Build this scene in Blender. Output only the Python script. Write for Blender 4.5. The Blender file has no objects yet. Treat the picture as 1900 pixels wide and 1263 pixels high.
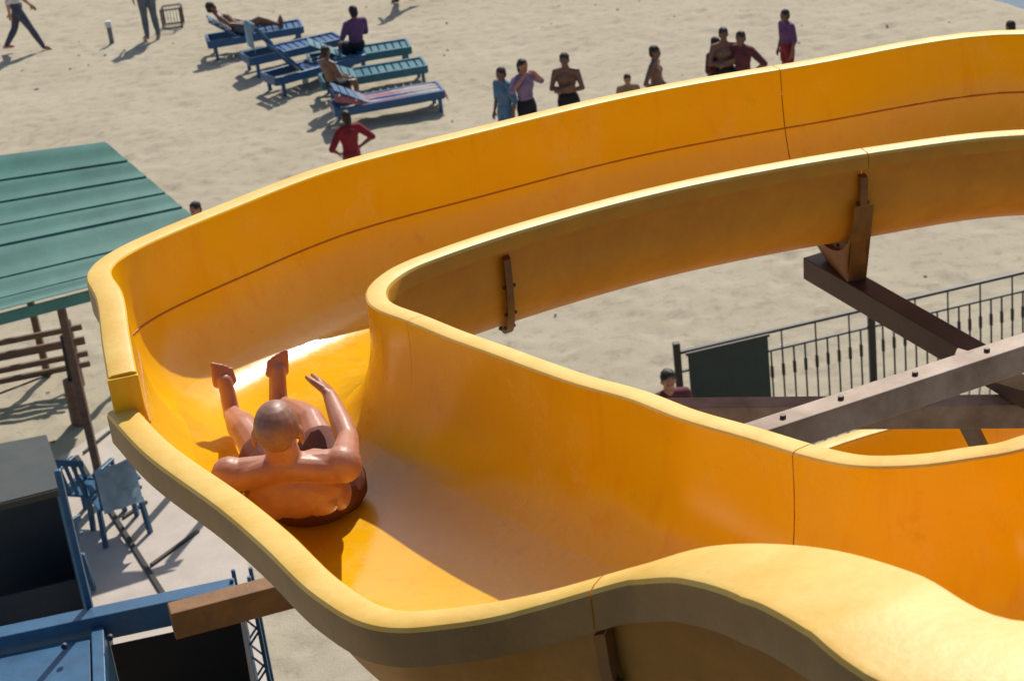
import bpy, bmesh, math, random
import numpy as np
from mathutils import Vector, Matrix
random.seed(7); rng = np.random.default_rng(7)
S = bpy.context.scene
COL = S.collection
R = math.radians

# ---------------------------------------------------------------- camera
PITCH, ROLL, CAMZ, FPX = 24.0, 7.0, 9.5, 3500.0
_p, _r = R(PITCH), R(ROLL)
_fwd = Vector((0, math.cos(_p), -math.sin(_p)))
_r0 = Vector((1, 0, 0)); _d0 = Vector((0, -math.sin(_p), -math.cos(_p)))
_right = _r0 * math.cos(_r) + _d0 * math.sin(_r)
_down = -_r0 * math.sin(_r) + _d0 * math.cos(_r)
CAM = Vector((0, 0, CAMZ))
cd = bpy.data.cameras.new('camera'); cam = bpy.data.objects.new('camera', cd); COL.objects.link(cam)
m = Matrix((_right, -_down, -_fwd)).transposed().to_4x4(); m.translation = CAM
cam.matrix_world = m
cd.sensor_width = 36; cd.lens = FPX / 1900 * 36; cd.clip_start = .05; cd.clip_end = 6000
cd.dof.use_dof = True; cd.dof.focus_distance = 6.6; cd.dof.aperture_fstop = 7.0
S.camera = cam
S.render.resolution_x, S.render.resolution_y = 1024, 680

def at(x, y, z):
    """photo pixel + known height -> world point"""
    d = _right * ((x - 950) / FPX) + _down * ((y - 631.5) / FPX) + _fwd
    return CAM + d * ((z - CAMZ) / d.z)

# ---------------------------------------------------------------- light
SUN_EL, SUN_AZ = R(45), R(19)      # azimuth clockwise from +Y
w = bpy.data.worlds.new('World'); S.world = w; w.use_nodes = True
nt = w.node_tree; bg = nt.nodes['Background']
sky = nt.nodes.new('ShaderNodeTexSky'); sky.sky_type = 'NISHITA'; sky.sun_disc = False
sky.sun_elevation = SUN_EL; sky.sun_rotation = SUN_AZ; sky.dust_density = 1.5
nt.links.new(sky.outputs[0], bg.inputs[0]); bg.inputs[1].default_value = .10
sd = bpy.data.lights.new('sun', 'SUN'); sd.energy = 4.4; sd.angle = R(.53); sd.color = (1, .94, .85)
so = bpy.data.objects.new('sun', sd); COL.objects.link(so); so.location = (20, 12, 30)
_sv = Vector((math.sin(SUN_AZ) * math.cos(SUN_EL), math.cos(SUN_AZ) * math.cos(SUN_EL), math.sin(SUN_EL)))
so.rotation_euler = _sv.to_track_quat('Z', 'Y').to_euler()
S.view_settings.view_transform = 'Standard'; S.view_settings.look = 'None'
S.view_settings.exposure = 0.0; S.view_settings.gamma = 1
S.render.engine = 'CYCLES'

# ---------------------------------------------------------------- materials
def mat(name, col, rough=.6, col2=None, scale=8, bump=0, bscale=60, metal=0, coat=0, spec=.5, stretch=None, mixlo=.35, mixhi=.7, rough2=None):
    M = bpy.data.materials.new(name); M.use_nodes = True
    t = M.node_tree; b = t.nodes['Principled BSDF']
    b.inputs['Base Color'].default_value = (*col, 1); b.inputs['Roughness'].default_value = rough
    b.inputs['Metallic'].default_value = metal; b.inputs['Coat Weight'].default_value = coat
    b.inputs['Coat Roughness'].default_value = .12
    b.inputs['Specular IOR Level'].default_value = spec
    tc = t.nodes.new('ShaderNodeTexCoord'); mp = t.nodes.new('ShaderNodeMapping')
    t.links.new(tc.outputs['Object'], mp.inputs[0])
    if stretch: mp.inputs['Scale'].default_value = stretch
    if col2 is not None:
        n = t.nodes.new('ShaderNodeTexNoise'); n.inputs['Scale'].default_value = scale; n.inputs['Detail'].default_value = 6
        n.inputs['Roughness'].default_value = .62
        r = t.nodes.new('ShaderNodeValToRGB'); r.color_ramp.elements[0].position = mixlo; r.color_ramp.elements[1].position = mixhi
        r.color_ramp.elements[0].color = (*col, 1); r.color_ramp.elements[1].color = (*col2, 1)
        t.links.new(mp.outputs[0], n.inputs['Vector']); t.links.new(n.outputs['Fac'], r.inputs[0]); t.links.new(r.outputs[0], b.inputs['Base Color'])
        if rough2 is not None:
            q = t.nodes.new('ShaderNodeMapRange'); q.inputs[1].default_value = mixlo; q.inputs[2].default_value = mixhi
            q.inputs[3].default_value = rough; q.inputs[4].default_value = rough2
            t.links.new(n.outputs['Fac'], q.inputs[0]); t.links.new(q.outputs[0], b.inputs['Roughness'])
    if bump:
        n2 = t.nodes.new('ShaderNodeTexNoise'); n2.inputs['Scale'].default_value = bscale; n2.inputs['Detail'].default_value = 5
        bp = t.nodes.new('ShaderNodeBump'); bp.inputs['Strength'].default_value = bump; bp.inputs['Distance'].default_value = .02
        t.links.new(mp.outputs[0], n2.inputs['Vector']); t.links.new(n2.outputs['Fac'], bp.inputs['Height']); t.links.new(bp.outputs[0], b.inputs['Normal'])
    return M
M = {}
def gelcoat():
    Mg = mat('yellow_gelcoat', (.86, .47, .001), .26, (.84, .43, .0015), 2.6, bump=.05, bscale=7, spec=.45)
    t = Mg.node_tree; b = t.nodes['Principled BSDF']; src = b.inputs['Base Color'].links[0].from_socket
    tc = t.nodes.new('ShaderNodeTexCoord')
    def nz(sc, det, rough, lo, hi, st=(1, 1, 1)):
        mp = t.nodes.new('ShaderNodeMapping'); mp.inputs['Scale'].default_value = st; t.links.new(tc.outputs['Object'], mp.inputs[0])
        n = t.nodes.new('ShaderNodeTexNoise'); n.inputs['Scale'].default_value = sc; n.inputs['Detail'].default_value = det; n.inputs['Roughness'].default_value = rough
        t.links.new(mp.outputs[0], n.inputs['Vector']); r = t.nodes.new('ShaderNodeMapRange'); r.inputs[1].default_value = lo; r.inputs[2].default_value = hi; r.clamp = True
        t.links.new(n.outputs['Fac'], r.inputs[0]); return r.outputs[0]
    chalk = nz(1.7, 8, .7, .50, .74); streak = nz(5, 5, .65, .54, .72, (2.6, 2.6, .35)); grime = nz(9, 8, .75, .60, .80)
    def mixc(fac, col, k):
        m_ = t.nodes.new('ShaderNodeMixRGB'); m2 = t.nodes.new('ShaderNodeMath'); m2.operation = 'MULTIPLY'; m2.inputs[1].default_value = k
        t.links.new(fac, m2.inputs[0]); t.links.new(m2.outputs[0], m_.inputs[0]); m_.inputs[2].default_value = (*col, 1)
        nonlocal src
        t.links.new(src, m_.inputs[1]); src = m_.outputs[0]
    mixc(chalk, (.86, .52, .10), .5); mixc(streak, (.80, .31, .004), .5); mixc(grime, (.42, .18, .02), .42)
    t.links.new(src, b.inputs['Base Color'])
    q = t.nodes.new('ShaderNodeMapRange'); q.inputs[3].default_value = .20; q.inputs[4].default_value = .5; t.links.new(chalk, q.inputs[0]); t.links.new(q.outputs[0], b.inputs['Roughness'])
    return Mg
M['gel'] = gelcoat()
M['brownbox'] = mat('orange_brown_paint', (.26, .11, .015), .6, (.15, .065, .016), 8, bump=.1)
M['wetfilm'] = bpy.data.materials.new('running_water'); M['wetfilm'].use_nodes = True
def _film():
    t = M['wetfilm'].node_tree; t.nodes.clear(); o = t.nodes.new('ShaderNodeOutputMaterial'); mx = t.nodes.new('ShaderNodeMixShader')
    tr = t.nodes.new('ShaderNodeBsdfTransparent'); gl = t.nodes.new('ShaderNodeBsdfGlossy'); gl.inputs['Roughness'].default_value = .06
    fr = t.nodes.new('ShaderNodeFresnel'); fr.inputs['IOR'].default_value = 1.33
    tc = t.nodes.new('ShaderNodeTexCoord'); n = t.nodes.new('ShaderNodeTexNoise'); n.inputs['Scale'].default_value = 16; n.inputs['Detail'].default_value = 4
    bp = t.nodes.new('ShaderNodeBump'); bp.inputs['Strength'].default_value = .15; bp.inputs['Distance'].default_value = .02
    t.links.new(tc.outputs['Object'], n.inputs['Vector']); t.links.new(n.outputs['Fac'], bp.inputs['Height'])
    t.links.new(bp.outputs[0], gl.inputs['Normal']); t.links.new(bp.outputs[0], fr.inputs['Normal'])
    ge = t.nodes.new('ShaderNodeNewGeometry'); iv = t.nodes.new('ShaderNodeMath'); iv.operation = 'SUBTRACT'; iv.inputs[0].default_value = 1; t.links.new(ge.outputs['Backfacing'], iv.inputs[1])
    ml = t.nodes.new('ShaderNodeMath'); ml.operation = 'MULTIPLY'; t.links.new(fr.outputs[0], ml.inputs[0]); t.links.new(iv.outputs[0], ml.inputs[1]); t.links.new(ml.outputs[0], mx.inputs[0]); t.links.new(tr.outputs[0], mx.inputs[1]); t.links.new(gl.outputs[0], mx.inputs[2]); t.links.new(mx.outputs[0], o.inputs[0])
_film()
M['rim'] = mat('faded_rim', (.83, .545, .13), .5, (.75, .43, .06), 6, bump=.08, bscale=40)
M['ext'] = mat('raw_fibreglass_back', (.70, .29, .004), .5, (.58, .225, .004), 5, bump=.12, bscale=25)
M['ext_shade'] = mat('shaded_fibreglass_back', (.42, .185, .010), .55, (.30, .13, .012), 4, bump=.14, bscale=25)  # darker copy of the back for the near leg, shade painted into its colour
M['lip'] = mat('grey_brown_lip', (.29, .15, .032), .45, (.21, .11, .03), 6, bump=.08)  # shade on the outer lip painted in as a darker tone
M['seam'] = mat('dark_sealant', (.40, .12, .004), .6)
M['bolt'] = mat('rusty_bolt', (.08, .055, .04), .5, metal=.3)
M['steel'] = mat('brown_grey_painted_steel', (.46, .34, .25), .6, (.25, .155, .10), 6, bump=.05)
M['darksteel'] = mat('dark_brown_steel', (.07, .045, .035), .5, (.10, .06, .045), 8, bump=.05)
M['iron'] = mat('black_wrought_iron', (.02, .018, .015), .5)
M['green'] = mat('dark_green_sheet', (.012, .03, .026), .55, (.02, .04, .035), 6)
M['sand'] = None
M['blue'] = mat('blue_paint', (.035, .13, .25), .4, (.022, .08, .16), 5, bump=.05)
M['navy'] = mat('navy_paint', (.010, .026, .05), .6, (.008, .016, .028), 4)
M['wood'] = mat('weathered_wood', (.20, .115, .07), .75, (.11, .06, .04), 12, bump=.3, bscale=30, stretch=(.3, 3, 3))
M['black'] = mat('shade_black', (.006, .006, .007), .8, (.010, .009, .009), 6)  # near black, paints the platform's shade as a surface
M['tealroof'] = mat('teal_roof_sheet', (.085, .27, .215), .6, (.06, .19, .16), 2.5, bump=.03, bscale=6)
M['lbl'] = mat('blue_plastic', (.012, .10, .25), .4, (.010, .075, .18), 6)
M['ltl'] = mat('teal_plastic', (.015, .16, .21), .4, (.012, .11, .15), 6)
M['skin'] = mat('tanned_skin', (.52, .235, .145), .45, (.40, .15, .085), 9, bump=.04, bscale=120)
for _n in M['skin'].node_tree.nodes:
    if _n.type == 'BSDF_PRINCIPLED': _n.inputs['Subsurface Weight'].default_value = .12; _n.inputs['Subsurface Radius'].default_value = (.02, .008, .004)
M['skind'] = mat('dark_tanned_skin', (.22, .10, .06), .5, (.17, .075, .045), 14)
M['stubble'] = mat('shaved_scalp', (.34, .16, .10), .45, (.25, .115, .075), 30)
M['hair'] = mat('dark_hair', (.02, .012, .008), .6, (.035, .02, .012), 40, bump=.3, bscale=80)
def cloth(n, c, c2=None): 
    if n not in M: M[n] = mat(n, c, .85, c2 or tuple(x * .7 for x in c), 9, bump=.15, bscale=50)
    return n
for n, c in dict(denim=(.07, .075, .12), slate=(.12, .15, .18), lav=(.30, .20, .33), pink=(.62, .36, .36), purple=(.16, .06, .17), red=(.26, .012, .02),
                 olive=(.10, .085, .05), blk=(.012, .012, .014), bluecl=(.10, .19, .30), white=(.75, .74, .72), maroon=(.14, .03, .035),
                 pinkl=(.76, .30, .29), stripe_blue=(.03, .09, .42), trunks=(.16, .045, .025), navyc=(.02, .03, .07), ltblue=(.45, .60, .70), greyc=(.2, .2, .2), tan=(.35, .22, .13)).items(): cloth(n, c)

def tag(o, label=None, cat=None, group=None, kind=None):
    for k, v in (('label', label), ('category', cat), ('group', group), ('kind', kind)):
        if v: o[k] = v
    return o
def link(name, me, mats, parent=None):
    o = bpy.data.objects.new(name, me); COL.objects.link(o)
    if mats is not None:
        if len(me.materials): me.materials.clear()
        for k in (mats if isinstance(mats, (list, tuple)) else [mats]): me.materials.append(M[k])
    if parent: o.parent = parent
    return o
def empty(name, loc, label, cat, group=None, rz=0):
    o = bpy.data.objects.new(name, None); COL.objects.link(o); o.location = loc; o.rotation_euler.z = rz; o.empty_display_size = .1
    return tag(o, label, cat, group)
def place(o, parent):
    """parent o keeping its world coordinates (root has no rotation)"""
    o.parent = parent; o.location = Vector(o.location) - Vector(parent.location); return o
def mesh(name, v, f, mi=None, smooth=False, sharp=None):
    me = bpy.data.meshes.new(name); me.from_pydata([tuple(x) for x in v], [], [tuple(x) for x in f])
    if mi is not None: me.polygons.foreach_set('material_index', mi)
    if smooth: me.polygons.foreach_set('use_smooth', [True] * len(me.polygons))
    me.validate(); me.update()
    if sharp: me.set_sharp_from_angle(angle=R(sharp))
    return me
def bm_box(bm, c, s, rot=None, bev=0):
    r = bmesh.ops.create_cube(bm, size=1); vs = r['verts']
    bmesh.ops.scale(bm, vec=s, verts=vs)
    if bev: 
        es = list({e for v in vs for e in v.link_edges})
        rb = bmesh.ops.bevel(bm, geom=es, offset=bev, segments=2, affect='EDGES', profile=.5)
        vs = list({v for f in rb['faces'] for v in f.verts} | {v for v in vs if v.is_valid})
    if rot is not None: bmesh.ops.rotate(bm, matrix=rot, verts=vs)
    bmesh.ops.translate(bm, vec=c, verts=vs)
def frm(d, up=Vector((0, 0, 1))):
    d = Vector(d).normalized(); s = d.cross(up)
    if s.length < 1e-4: s = Vector((1, 0, 0))
    s.normalize(); u = s.cross(d)
    return Matrix((d, -s, u)).transposed()        # local x along d
def bm_bar(bm, a, b, w_, h_, bev=.002):
    a, b = Vector(a), Vector(b); L = (b - a).length
    bm_box(bm, (a + b) / 2, (L, w_, h_), frm(b - a), bev)
def bm_tube(bm, a, b, r, n=10, r2=None):
    a, b = Vector(a), Vector(b); L = (b - a).length
    q = bmesh.ops.create_cone(bm, cap_ends=True, segments=n, radius1=r, radius2=r2 if r2 is not None else r, depth=L)['verts']
    bmesh.ops.rotate(bm, matrix=(b - a).to_track_quat('Z', 'Y').to_matrix(), verts=q)
    bmesh.ops.translate(bm, vec=(a + b) / 2, verts=q)
def fin(bm, name, mk, parent=None, smooth=None, origin=None):
    me = bpy.data.meshes.new(name)
    if origin is not None: bmesh.ops.translate(bm, vec=-Vector(origin), verts=bm.verts)
    bm.to_mesh(me); bm.free()
    if smooth:
        me.polygons.foreach_set('use_smooth', [True] * len(me.polygons)); me.set_sharp_from_angle(angle=R(smooth))
    o = link(name, me, mk, parent)
    if origin is not None: o.location = origin
    return o
def part(name, mk, parent, fn, smooth=None, origin=None):
    """world-space builder -> child of a root (root unrotated)"""
    bm = bmesh.new(); fn(bm)
    bmesh.ops.translate(bm, vec=-Vector(parent_world(parent)), verts=bm.verts)
    return fin(bm, name, mk, parent, smooth)
def parent_world(o):
    v = Vector((0, 0, 0))
    while o: v += Vector(o.location); o = o.parent
    return v

# ---------------------------------------------------------------- ground
def vnoise(x, y, s, seed):
    g = np.random.default_rng(seed).random((64, 64)); x = x / s; y = y / s
    xi = np.floor(x).astype(int); yi = np.floor(y).astype(int); fx = x - xi; fy = y - yi
    fx = fx * fx * (3 - 2 * fx); fy = fy * fy * (3 - 2 * fy)
    G = lambda a, b: g[a % 64, b % 64]
    return (G(xi, yi) * (1 - fx) + G(xi + 1, yi) * fx) * (1 - fy) + (G(xi, yi + 1) * (1 - fx) + G(xi + 1, yi + 1) * fx) * fy - .5
SH0, SH1 = at(1790, 0, 0), at(1900, 45, 0)
shd = (SH1 - SH0).normalized(); shn = Vector((-shd.y, shd.x, 0))
if shn.x < 0: shn = -shn
def shore_dist(x, y): return (x - SH0.x) * shn.x + (y - SH0.y) * shn.y
xs = np.unique(np.concatenate([-np.geomspace(14, 2500, 26), np.arange(-14, 14.01, .09), np.geomspace(14, 2500, 26)]))
ys = np.unique(np.concatenate([-np.geomspace(1, 2500, 18), np.arange(0, 13, .8), np.arange(13, 44.01, .1), np.geomspace(44.2, 2500, 30)]))
X, Y = np.meshgrid(xs, ys)
Zg = vnoise(X, Y, 2.6, 1) * .05 + vnoise(X, Y, .9, 2) * .022 + vnoise(X, Y, .33, 3) * .022
for k in range(2600):                                   # trodden footprints
    cx, cy = rng.uniform(-12, 12), rng.uniform(14, 43); sx = rng.uniform(.07, .14); ang = rng.uniform(0, 3.14)
    i0, i1 = np.searchsorted(xs, [cx - .45, cx + .45]); j0, j1 = np.searchsorted(ys, [cy - .45, cy + .45])
    dx = X[j0:j1, i0:i1] - cx; dy = Y[j0:j1, i0:i1] - cy
    u = dx * math.cos(ang) + dy * math.sin(ang); v = -dx * math.sin(ang) + dy * math.cos(ang)
    q = (u / (sx * 1.7)) ** 2 + (v / sx) ** 2
    Zg[j0:j1, i0:i1] += rng.uniform(.010, .026) * (-np.exp(-q) + .5 * np.exp(-((np.sqrt(q) - 1.6) / .5) ** 2))
far = np.clip((np.maximum(np.abs(X) - 13, np.maximum(Y - 43, 13 - Y))) / 3, 0, 1)
Zg *= 1 - far
sdist = shore_dist(X, Y) + vnoise(X, Y, 2.2, 9) * 1.2
Zg = Zg * np.clip(1 - sdist / 1.0 - .3, .15, 1) - np.clip((sdist + .4) * .06, 0, 1.2)
ny, nx = X.shape
V = np.stack([X.ravel(), Y.ravel(), Zg.ravel()], 1)
idx = np.arange(nx * ny).reshape(ny, nx)
Fq = np.stack([idx[:-1, :-1].ravel(), idx[:-1, 1:].ravel(), idx[1:, 1:].ravel(), idx[1:, :-1].ravel()], 1)
me = bpy.data.meshes.new('sand_beach'); me.from_pydata(V.tolist(), [], Fq.tolist()); me.polygons.foreach_set('use_smooth', [True] * len(Fq))
Ms = bpy.data.materials.new('beach_sand'); Ms.use_nodes = True; t = Ms.node_tree; b = t.nodes['Principled BSDF']; b.inputs['Roughness'].default_value = .95; b.inputs['Specular IOR Level'].default_value = .15
tc = t.nodes.new('ShaderNodeTexCoord')
def noi(sc, det=6, ro=.6):
    n = t.nodes.new('ShaderNodeTexNoise'); n.inputs['Scale'].default_value = sc; n.inputs['Detail'].default_value = det; n.inputs['Roughness'].default_value = ro
    t.links.new(tc.outputs['Object'], n.inputs['Vector']); return n
n1, n2, n3 = noi(.5), noi(4.5, 8, .7), noi(45, 4, .7)
r1 = t.nodes.new('ShaderNodeValToRGB'); r1.color_ramp.elements[0].position = .3; r1.color_ramp.elements[1].position = .7
r1.color_ramp.elements[0].color = (.43, .372, .272, 1); r1.color_ramp.elements[1].color = (.485, .428, .318, 1)
t.links.new(n1.outputs['Fac'], r1.inputs[0])
r2 = t.nodes.new('ShaderNodeValToRGB'); r2.color_ramp.elements[0].position = .33; r2.color_ramp.elements[1].position = .5
r2.color_ramp.elements[0].color = (.72, .70, .68, 1); r2.color_ramp.elements[1].color = (1, 1, 1, 1)
t.links.new(n2.outputs['Fac'], r2.inputs[0])
mx = t.nodes.new('ShaderNodeMixRGB'); mx.blend_type = 'MULTIPLY'; mx.inputs[0].default_value = .75
t.links.new(r1.outputs[0], mx.inputs[1]); t.links.new(r2.outputs[0], mx.inputs[2]); t.links.new(mx.outputs[0], b.inputs['Base Color'])
bp = t.nodes.new('ShaderNodeBump'); bp.inputs['Strength'].default_value = .5; bp.inputs['Distance'].default_value = .03
ad = t.nodes.new('ShaderNodeMath'); ad.operation = 'ADD'; t.links.new(n2.outputs['Fac'], ad.inputs[0]); t.links.new(n3.outputs['Fac'], ad.inputs[1])
t.links.new(ad.outputs[0], bp.inputs['Height']); t.links.new(bp.outputs[0], b.inputs['Normal'])
M['sand'] = Ms
tag(link('sand_beach', me, 'sand'), kind='structure')
# lake
Mw = mat('lake_water', (.10, .16, .20), .08, bump=.25, bscale=5); M['water'] = Mw
a = SH0 - shd * 60 + shn * -1.5; bb = SH0 + shd * 60 + shn * -1.5
lv = [(a + shn * d).to_tuple()[:2] + (-.06,) for d in (0, 1400)] ; lv = [lv[0], (*(bb.to_tuple()[:2]), -.06), (*((bb + shn * 1400 + shd * 900).to_tuple()[:2]), -.06), (*((a + shn * 1400 - shd * 900).to_tuple()[:2]), -.06)]
tag(link('lake_water', mesh('lake_water', lv, [(0, 1, 2, 3)]), 'water'), kind='structure')

# ---------------------------------------------------------------- the water slide
def spline(P, tt):
    n = len(P); i = min(max(int(math.floor(tt)), 0), n - 2); f = tt - i
    p0 = P[i - 1] if i > 0 else P[0] * 2 - P[1]; p1, p2 = P[i], P[i + 1]; p3 = P[i + 2] if i + 2 < n else P[-1] * 2 - P[-2]
    # centripetal Catmull-Rom
    def tj(ti, a_, b_): return ti + max((b_ - a_).length, 1e-5) ** .5
    t0 = 0; t1 = tj(t0, p0, p1); t2 = tj(t1, p1, p2); t3 = tj(t2, p2, p3); T = t1 + (t2 - t1) * f
    A1 = p0 * ((t1 - T) / (t1 - t0)) + p1 * ((T - t0) / (t1 - t0)); A2 = p1 * ((t2 - T) / (t2 - t1)) + p2 * ((T - t1) / (t2 - t1)); A3 = p2 * ((t3 - T) / (t3 - t2)) + p3 * ((T - t2) / (t3 - t2))
    B1 = A1 * ((t2 - T) / (t2 - t0)) + A2 * ((T - t0) / (t2 - t0)); B2 = A2 * ((t3 - T) / (t3 - t1)) + A3 * ((T - t1) / (t3 - t1))
    return B1 * ((t2 - T) / (t2 - t1)) + B2 * ((T - t1) / (t2 - t1))
def lerp1(L, tt):
    i = min(max(int(math.floor(tt)), 0), len(L) - 2); f = tt - i; return L[i] * (1 - f) + L[i + 1] * f
class Flume:
    def __init__(s, O, B, t_off=0, depth=.57, wO=None, wB=.085, lipO=.11, lipB=.07, n=2.8, K=30, flip=1, ext='ext'):
        s.ext = ext
        s.O, s.B, s.t0, s.depth, s.wO, s.wB, s.lipO, s.lipB, s.n, s.K, s.flip = O, B, t_off, depth, wO, wB, lipO, lipB, n, K, flip
    def o(s, tt): return spline(s.O, tt - s.t0)
    def b(s, tt): return spline(s.B, tt)
    def nrm(s, f, tt, away):
        d = f(tt + .03) - f(tt - .03); d.z = 0; d.normalize(); q = Vector((-d.y, d.x, 0)) * s.flip
        return q * away
    def section(s, tt, off=0):
        """half pipe points from the inner rim B to the outer rim O"""
        o, b = s.o(tt), s.b(tt); zf = b.z - s.depth - off
        lat = o - b; lat.z = 0; e = lat.normalized() * off; o2 = o + e; b2 = b - e
        out = []
        for k in range(s.K + 1):
            th = math.pi * k / s.K; c, si = math.cos(th), math.sin(th)
            u = math.copysign(abs(c) ** (2 / s.n), c); d = abs(si) ** (2 / s.n)
            p = b2.lerp(o2, (1 - u) / 2); top = b.z if u > 0 else o.z
            p.z = top - (top - zf) * d; out.append(p)
        return out
    def floor(s, tt, f=.5):
        q = s.section(tt); return q[int(round(f * s.K))]
    def ring(s, tt):
        o, b = s.o(tt), s.b(tt); no, nb = s.nrm(s.o, tt, 1), s.nrm(s.b, tt, -1)
        wo = lerp1(s.wO, tt - s.t0) if s.wO else .1; wb = s.wB; T = .012
        inn = s.section(tt); ext = s.section(tt, T)
        Z = lambda h: Vector((0, 0, h))
        r = [(p, 0) for p in inn]
        r += [(o + no * .006 + Z(.006), 1), (o + no * .018 + Z(.009), 1), (o + no * (wo - .02) + Z(.007), 1), (o + no * (wo - .006) + Z(.002), 1), (o + no * wo - Z(.01), 3),
              (o + no * wo - Z(s.lipO), 2), (o + no * (wo - .012) - Z(s.lipO), 2), (o + no * (wo - .012) - Z(.014), 2)]
        e = [p for p in reversed(ext)]
        e[0] = o + no * T - Z(.014); e[-1] = b + nb * T - Z(.014)
        r += [(p, 2) for p in e]
        r += [(b + nb * (wb - .012) - Z(.014), 2), (b + nb * (wb - .012) - Z(s.lipB), 2), (b + nb * wb - Z(s.lipB), 2), (b + nb * wb - Z(.01), 1),
              (b + nb * (wb - .006) + Z(.002), 1), (b + nb * (wb - .02) + Z(.007), 1), (b + nb * .018 + Z(.009), 1), (b + nb * .006 + Z(.006), 1)]
        return r
    def build(s, name, ta, tb, parent, step=.12):
        n = max(3, int((tb - ta) / step)); rings = [s.ring(ta + (tb - ta) * i / n) for i in range(n + 1)]
        L = len(rings[0]); v = [p for r in rings for p, _ in r]; f = []; mi = []
        for i in range(n):
            for j in range(L):
                j2 = (j + 1) % L; q = (i * L + j, i * L + j2, (i + 1) * L + j2, (i + 1) * L + j)
                f.append(q if s.flip > 0 else q[::-1]); mi.append(rings[0][j][1])
        # interior's last edge runs to the rim: keep the rim colour; end caps
        K = s.K
        for i in (0, n):
            c = list(range(i * L, i * L + L)); f.append(tuple(c if i else c[::-1])); mi.append(0)
        pw = parent_world(parent); me = mesh(name, [p - pw for p in v], f, mi, True, 28)
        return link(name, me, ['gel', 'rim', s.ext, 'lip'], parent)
    def flange(s, tt, parent, name='joint_flange', dt=.05, proud=.05, skip=1):
        a, b = s.section(tt - dt, .0125), s.section(tt + dt, .0125); a2, b2 = s.section(tt - dt, proud), s.section(tt + dt, proud)
        K = s.K; lo, hi = skip, K - skip; n = hi - lo + 1; v = []
        mid = s.b(tt); 
        w_ = .018
        def pair(pa, pb):
            m_ = (pa + pb) / 2; d = (pb - pa); d = d.normalized() * w_ if d.length > 1e-6 else Vector((w_, 0, 0)); return m_ - d, m_ + d
        for k in range(lo, hi + 1):
            p, q = pair(a[k], b[k]); p2, q2 = pair(a2[k], b2[k]); v += [p, q, q2, p2]
        f = []
        for i in range(n - 1):
            for j in range(4): f.append((i * 4 + j, i * 4 + (j + 1) % 4, i * 4 + 4 + (j + 1) % 4, i * 4 + 4 + j))
        f += [(3, 2, 1, 0), tuple((n - 1) * 4 + j for j in range(4))]
        pw = parent_world(parent); me = mesh(name, [p - pw for p in v], f)
        bm = bmesh.new(); bm.from_mesh(me); bmesh.ops.recalc_face_normals(bm, faces=bm.faces); bm.to_mesh(me); bm.free()
        fl = link(name, me, 'brownbox', parent)
        bolt_me = None
        for k in range(lo + 2, hi - 1, 3):
            m_ = (a2[k] * .45 + a[k] * .55); d = (a2[k] - b2[k]).normalized()
            for sg in (1, -1):
                bm = bmesh.new(); bm_tube(bm, (0, 0, 0), (0, 0, .012), .009, 6); bo = fin(bm, 'bolt', 'bolt', fl)
                c = (a[k] + b[k] + a2[k] + b2[k]) / 4 + d * sg * w_
                bo.location = c - pw; bo.rotation_euler = (d * sg).to_track_quat('Z', 'Y').to_euler()
        return fl

P = lambda L: [at(*q) for q in L]
Bpx = [(1900, 837, 7.12), (1800, 855, 7.085), (1708, 867, 7.055), (1600, 869, 7.02), (1517, 856, 6.99), (1380, 815, 6.955), (1260, 780, 6.93), (1167, 744, 6.91),
       (1065, 715, 6.885), (985, 687, 6.865), (907, 658, 6.85), (830, 630, 6.83), (755, 599, 6.81), (702, 579, 6.80), (684, 566, 6.79), (678, 551, 6.78), (680, 540, 6.775),
       (686, 530, 6.77), (701, 516, 6.76), (730, 497, 6.75), (790, 472, 6.73), (950, 419, 6.70), (1260, 338, 6.64), (1630, 272, 6.58), (1900, 242, 6.53)]
OApx = [(1900, 1154, 7.38), (1703, 1066, 7.36), (1517, 1017, 7.30), (1325, 1014, 7.22), (1188, 1050, 7.12), (997, 1102, 6.98), (845, 1128, 6.92), (735, 1132, 6.88),
        (640, 1083, 6.84), (540, 990, 6.80), (458, 923, 6.765), (318, 824, 6.73), (247, 752, 6.70)]
OEpx = [(254, 691, 6.84), (242, 628, 6.87), (228, 545, 6.90), (207, 508, 6.90), (212, 494, 6.89), (229, 480, 6.88), (275, 455, 6.86), (420, 394, 6.83), (623, 317, 6.80),
        (880, 251, 6.76), (1180, 180, 6.715), (1480, 127, 6.67), (1900, 66, 6.60)]
B0 = P(Bpx); OA = P(OApx); OE = P(OEpx)
# off-frame continuation
B = [Vector((2.7, 4.45, 7.35)), Vector((1.95, 4.33, 7.23))] + B0 + [Vector((3.6, 8.35, 6.35)), Vector((4.3, 7.75, 6.2))]
OA = [Vector((2.6, 3.2, 7.55)), Vector((1.8, 3.02, 7.45))] + OA
OE = OE + [Vector((4.0, 9.1, 6.42)), Vector((5.2, 8.2, 6.25))]
TS = 14                                                # station of the step in the outer wall
slide = empty('water_slide', (.3, 5.2, 0), 'big yellow open water slide flume with pale rims curving round a tight bend', 'water slide')
wA = [.33, .33, .33, .31, .26, .16, .075, .075, .085, .09, .095, .10, .10, .10, .10]
wE = [.105, .105, .105, .10, .10, .105] + [.11] * (len(OE) - 6)
FA = Flume(OA, B, 0, wO=wA, lipO=.115, ext='ext_shade')
FE = Flume(OE, B, TS, wO=wE, lipO=.13)
JA, JM, JB, JC = 6.35, 9.6, 22.9, 24.9
e, eA, eC = .006, .008, .0028
FA.build('flume_section', 0, JA - eA, slide)
FA.build('flume_section', JA + eA, TS - e, slide)
FE.build('flume_section', TS + e, JC - eC, slide)
FE.build('flume_section', JC + eC, TS + len(OE) - 1, slide)
for Fm, tj in ((FA, JA), (FE, JB), (FE, JC)): Fm.flange(tj, slide)
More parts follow.
